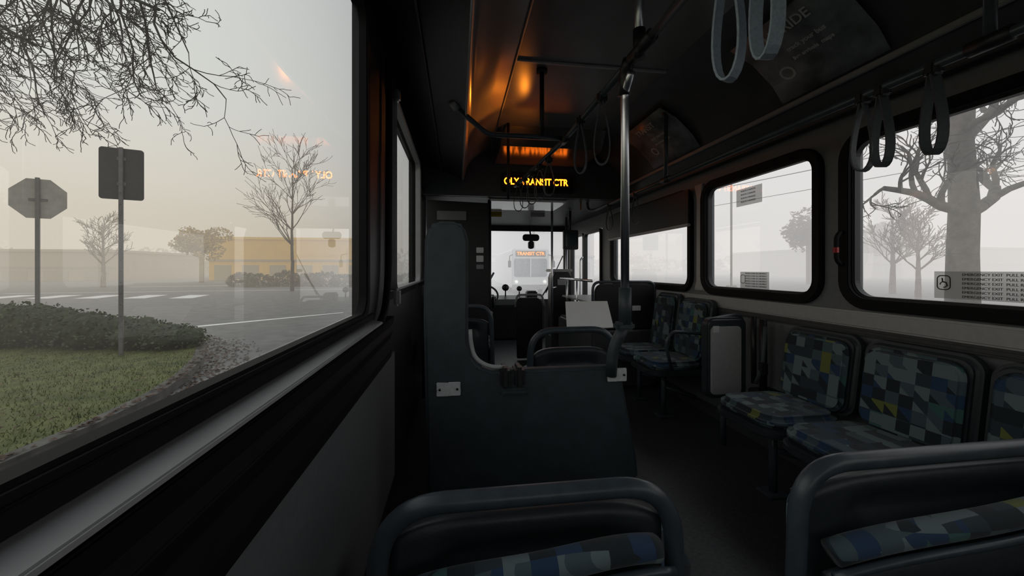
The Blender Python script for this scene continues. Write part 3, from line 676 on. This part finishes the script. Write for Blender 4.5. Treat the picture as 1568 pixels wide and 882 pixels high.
far_tree(66,50,6,7,3.5,(.2,.17,.16),33)
bl=[((-20+i*1.9,38+rnd.random()*2,ROAD+.5),(1.3,1,.6+.4*rnd.random())) for i in range(9)]
leafcloud('shrub_row',bl,5000,.16,mat('shrub_leaf',(.12,.105,.07),.9,var=.4,scale=2),44)

def building(name,x0,x1,y0,y1,h,col,wincol,nwin):
    m=mat(name+'_render'+str(int(x0)),col,.9,var=.05,scale=.6); w=mat(name+'_glazing'+str(int(x0)),wincol,.3)
    z0=ROAD+.005
    ps=[box('walls',x0,x1,y0,y1,z0,h,m),box('parapet',x0-.2,x1+.2,y0-.2,y1+.2,h,h+.35,mat(name+'_trim'+str(int(x0)),[min(1,c*1.1) for c in col],.8))]
    for i in range(nwin):
        a=x0+(x1-x0)*(i+.2)/nwin; b=x0+(x1-x0)*(i+.8)/nwin; ps.append(box('opening',a,b,y0-.06,y0+.02,z0,ROAD+h*.40,w))
    ps.append(box('band',x0-.05,x1+.05,y0-.12,y0,ROAD+h*.5,ROAD+h*.55,w))
    return group('commercial_building',ps)
building('yellow',-36,-13.5,62,75,5.6,(.85,.47,.03),(.34,.26,.14),6)
building('tan',-92,-48,62,80,3.6,(.36,.28,.2),(.24,.2,.16),9)
building('grey',-9,2,85,95,4.6,(.45,.42,.38),(.3,.28,.25),4)
building('pale',3,22,60,75,7,(.6,.6,.62),(.4,.4,.42),5)
building('white',70,120,60,90,5,(.4,.38,.36),(.3,.28,.28),8)
bl=[((x,135+10*math.sin(x*.1),2),(9,5,4+2*math.sin(x*.37))) for x in range(-150,170,9)]
leafcloud('distant_treeline',bl,9000,.9,mat('mist_foliage',(.3,.26,.2),1,var=.06,scale=.2),50)  # pale leaf tone carries painted fog haze
def car(x,y,col,yaw=0):
    pr=[(-2.2,.3),(-2.2,.75),(-1.9,.9),(-1.2,.95),(-.7,1.4),(.8,1.42),(1.4,.98),(2.1,.88),(2.25,.6),(2.25,.3)]
    m=mat('car_paint_%d'%int(x),col,.3)
    ps=[prism('body',pr,'XZ',-.85,.85,m,.08,2),prism('glazing',[(-1.0,.96),(-.62,1.34),(.75,1.36),(1.2,.98)],'XZ',-.87,.87,mat('car_glass',(.1,.1,.11),.2))]
    for wx in(-1.4,1.4):
        ps.append(tube('wheel',[(wx,-.88,.33),(wx,.88,.33)],.33,mat('tyre',(.05,.05,.05),.8),0,18))
    g=group('parked_car',ps); g.location=(x,y,ROAD+.005); g.rotation_euler=(0,0,yaw)
car(-54,44,(.3,.31,.33))
M_lp=mat('lamp_post_paint',(.22,.20,.18),.6)
for x,y,h in((19.0,24.5,7.5),(-58,50,8)):
    group('street_lamp',[tube('pole',[(x,y,ROAD),(x,y,h),(x-1.4,y,h+.25)],.07,M_lp,.4,8),box('head',x-2.0,x-1.2,y-.15,y+.15,h+.15,h+.32,M_lp,.03),box('base',x-.25,x+.25,y-.25,y+.25,ROAD,ROAD+.5,M_lp,.03)])
def wire(a,b,sag,r):
    a=Vector(a);b=Vector(b); return tube('strand',[a.lerp(b,t/16)-Vector((0,0,sag*4*(t/16)*(1-t/16))) for t in range(17)],r,mat('cable',(.05,.05,.05),.6),0,5)
group('power_line',[wire((8,40,6.2),(26,-6,6.9),.5,.02),wire((8,40,5.0),(26,-6,6.2),.5,.014),
   tube('utility_pole',[(8,40,ROAD),(8,40,8)],.16,M_lp,0,8),tube('utility_pole_b',[(26,-6,ROAD),(26,-6,8)],.16,M_lp,0,8)])

bx,by=4.8,25.0
M_bw=mat('coach_white',(.75,.76,.78),.4,var=.04); M_bg=mat('coach_glass',(.26,.28,.31),.15)  # bus colours paled, fog haze painted into them
ps=[prism('body',rrect(bx-1.25,bx+1.25,ROAD+.35,ROAD+3.0,.16),'XZ',by,by+11,M_bw,.05),
    prism('windscreen',rrect(bx-1.1,bx+1.1,ROAD+1.15,ROAD+2.35,.12),'XZ',by-.04,by+.02,M_bg,.01),
    box('post',bx-.03,bx+.03,by-.06,by,ROAD+1.15,ROAD+2.35,M_bw),
    box('sign_case',bx-1.0,bx+1.0,by-.03,by+.02,ROAD+2.48,ROAD+2.85,mat('sign_case_hazed',(.2,.16,.12),.4)),
    text('sign_text','TRANSIT CTR',.3,(bx,by-.06,ROAD+2.66),(R90,0,0),mat('amber_led_far',(1,.3,.02),.5,emit=(1,.25,.02),es=1.6),.002,bold=.008),
    prism('bumper',rrect(bx-1.25,bx+1.25,ROAD+.3,ROAD+.62,.08),'XZ',by-.14,by+.02,mat('bumper_grey',(.3,.3,.3),.5),.02)]
for s in(-1,1):
    ps.append(tube('headlight',[(bx+s*.95,by-.05,ROAD+.8),(bx+s*.95,by+.01,ROAD+.8)],.11,mat('headlight',(.9,.9,.85),.2,emit=(1,.97,.9),es=.5),0,14))
    ps.append(tube('mirror_arm',[(bx+s*1.2,by,ROAD+2.6),(bx+s*1.45,by-.35,ROAD+2.5),(bx+s*1.45,by-.35,ROAD+2.2)],.03,M_black,.1,8))
    ps.append(box('mirror',bx+s*1.45-.1,bx+s*1.45+.1,by-.4,by-.3,ROAD+1.75,ROAD+2.2,M_black,.03))
    ps.append(tube('wheel',[(bx+s*1.0,by+2.2,ROAD+.48),(bx+s*1.24,by+2.2,ROAD+.48)],.48,mat('tyre',(.1,.1,.1),.8),0,20))
group('city_bus',ps)

# ---------------------------------------------------------------- fog banks (homogeneous luminous mist)
def fog_mat(name,col,dens):
    m=bpy.data.materials.new(name); m.use_nodes=True; nt=m.node_tree; nt.nodes.clear()
    out=nt.nodes.new('ShaderNodeOutputMaterial'); ab=nt.nodes.new('ShaderNodeVolumeAbsorption'); em=nt.nodes.new('ShaderNodeEmission'); ad=nt.nodes.new('ShaderNodeAddShader')
    ab.inputs['Color'].default_value=(0,0,0,1); ab.inputs['Density'].default_value=dens
    em.inputs['Color'].default_value=(*col,1); em.inputs['Strength'].default_value=dens
    nt.links.new(ab.outputs[0],ad.inputs[0]); nt.links.new(em.outputs[0],ad.inputs[1]); nt.links.new(ad.outputs[0],out.inputs['Volume']); return m
fz0,fz1=ROAD+.02,14
group('fog',[box('bank_left',-150,-3.3,-60,150,fz0,fz1,fog_mat('mist_left',(.71,.645,.54),.0095)),
 box('bank_right',3.6,150,-60,150,fz0,fz1,fog_mat('mist_right',(.84,.81,.79),.016)),
 box('bank_front',-3.28,3.58,8.5,150,fz0,fz1,fog_mat('mist_front',(.95,.95,.94),.026))])

# ---------------------------------------------------------------- world
w=bpy.data.worlds.new('overcast'); sc.world=w; w.use_nodes=True; nt=w.node_tree; nt.nodes.clear(); L=nt.links.new
out=nt.nodes.new('ShaderNodeOutputWorld'); bg=nt.nodes.new('ShaderNodeBackground'); tc=nt.nodes.new('ShaderNodeTexCoord'); sp=nt.nodes.new('ShaderNodeSeparateXYZ')
L(tc.outputs['Generated'],sp.inputs[0])
def ramp(stops):
    c=nt.nodes.new('ShaderNodeValToRGB'); r=c.color_ramp; r.elements[0].position=stops[0][0]; r.elements[0].color=(*stops[0][1],1); r.elements[1].position=stops[-1][0]; r.elements[1].color=(*stops[-1][1],1)
    for p_,q_ in stops[1:-1]:
        e=r.elements.new(p_); e.color=(*q_,1)
    return c
left=ramp([(0,(.66,.58,.46)),(.06,(.75,.67,.54)),(.16,(.82,.78,.69)),(.32,(.80,.82,.79)),(1,(.76,.80,.81))])
right=ramp([(0,(.86,.83,.82)),(.15,(.88,.86,.85)),(.4,(.86,.87,.88)),(1,(.80,.84,.88))])
L(sp.outputs['Z'],left.inputs['Fac']); L(sp.outputs['Z'],right.inputs['Fac'])
mr=nt.nodes.new('ShaderNodeMapRange'); mr.inputs['From Min'].default_value=-.45; mr.inputs['From Max'].default_value=.15; L(sp.outputs['X'],mr.inputs['Value'])
mx=nt.nodes.new('ShaderNodeMix'); mx.data_type='RGBA'; L(mr.outputs[0],mx.inputs['Factor']); L(left.outputs[0],mx.inputs['A']); L(right.outputs[0],mx.inputs['B'])
L(mx.outputs['Result'],bg.inputs['Color']); bg.inputs['Strength'].default_value=1.03; L(bg.outputs[0],out.inputs[0])

# ---------------------------------------------------------------- camera
cd=bpy.data.cameras.new('camera'); cd.sensor_width=36; cd.lens=13.52; cd.clip_start=.02; cd.clip_end=1500; cd.shift_y=-.0185
co=bpy.data.objects.new('camera',cd); co.location=(0,0,E); co.rotation_euler=(R90,0,math.radians(-8.1)); sc.collection.objects.link(co); sc.camera=co
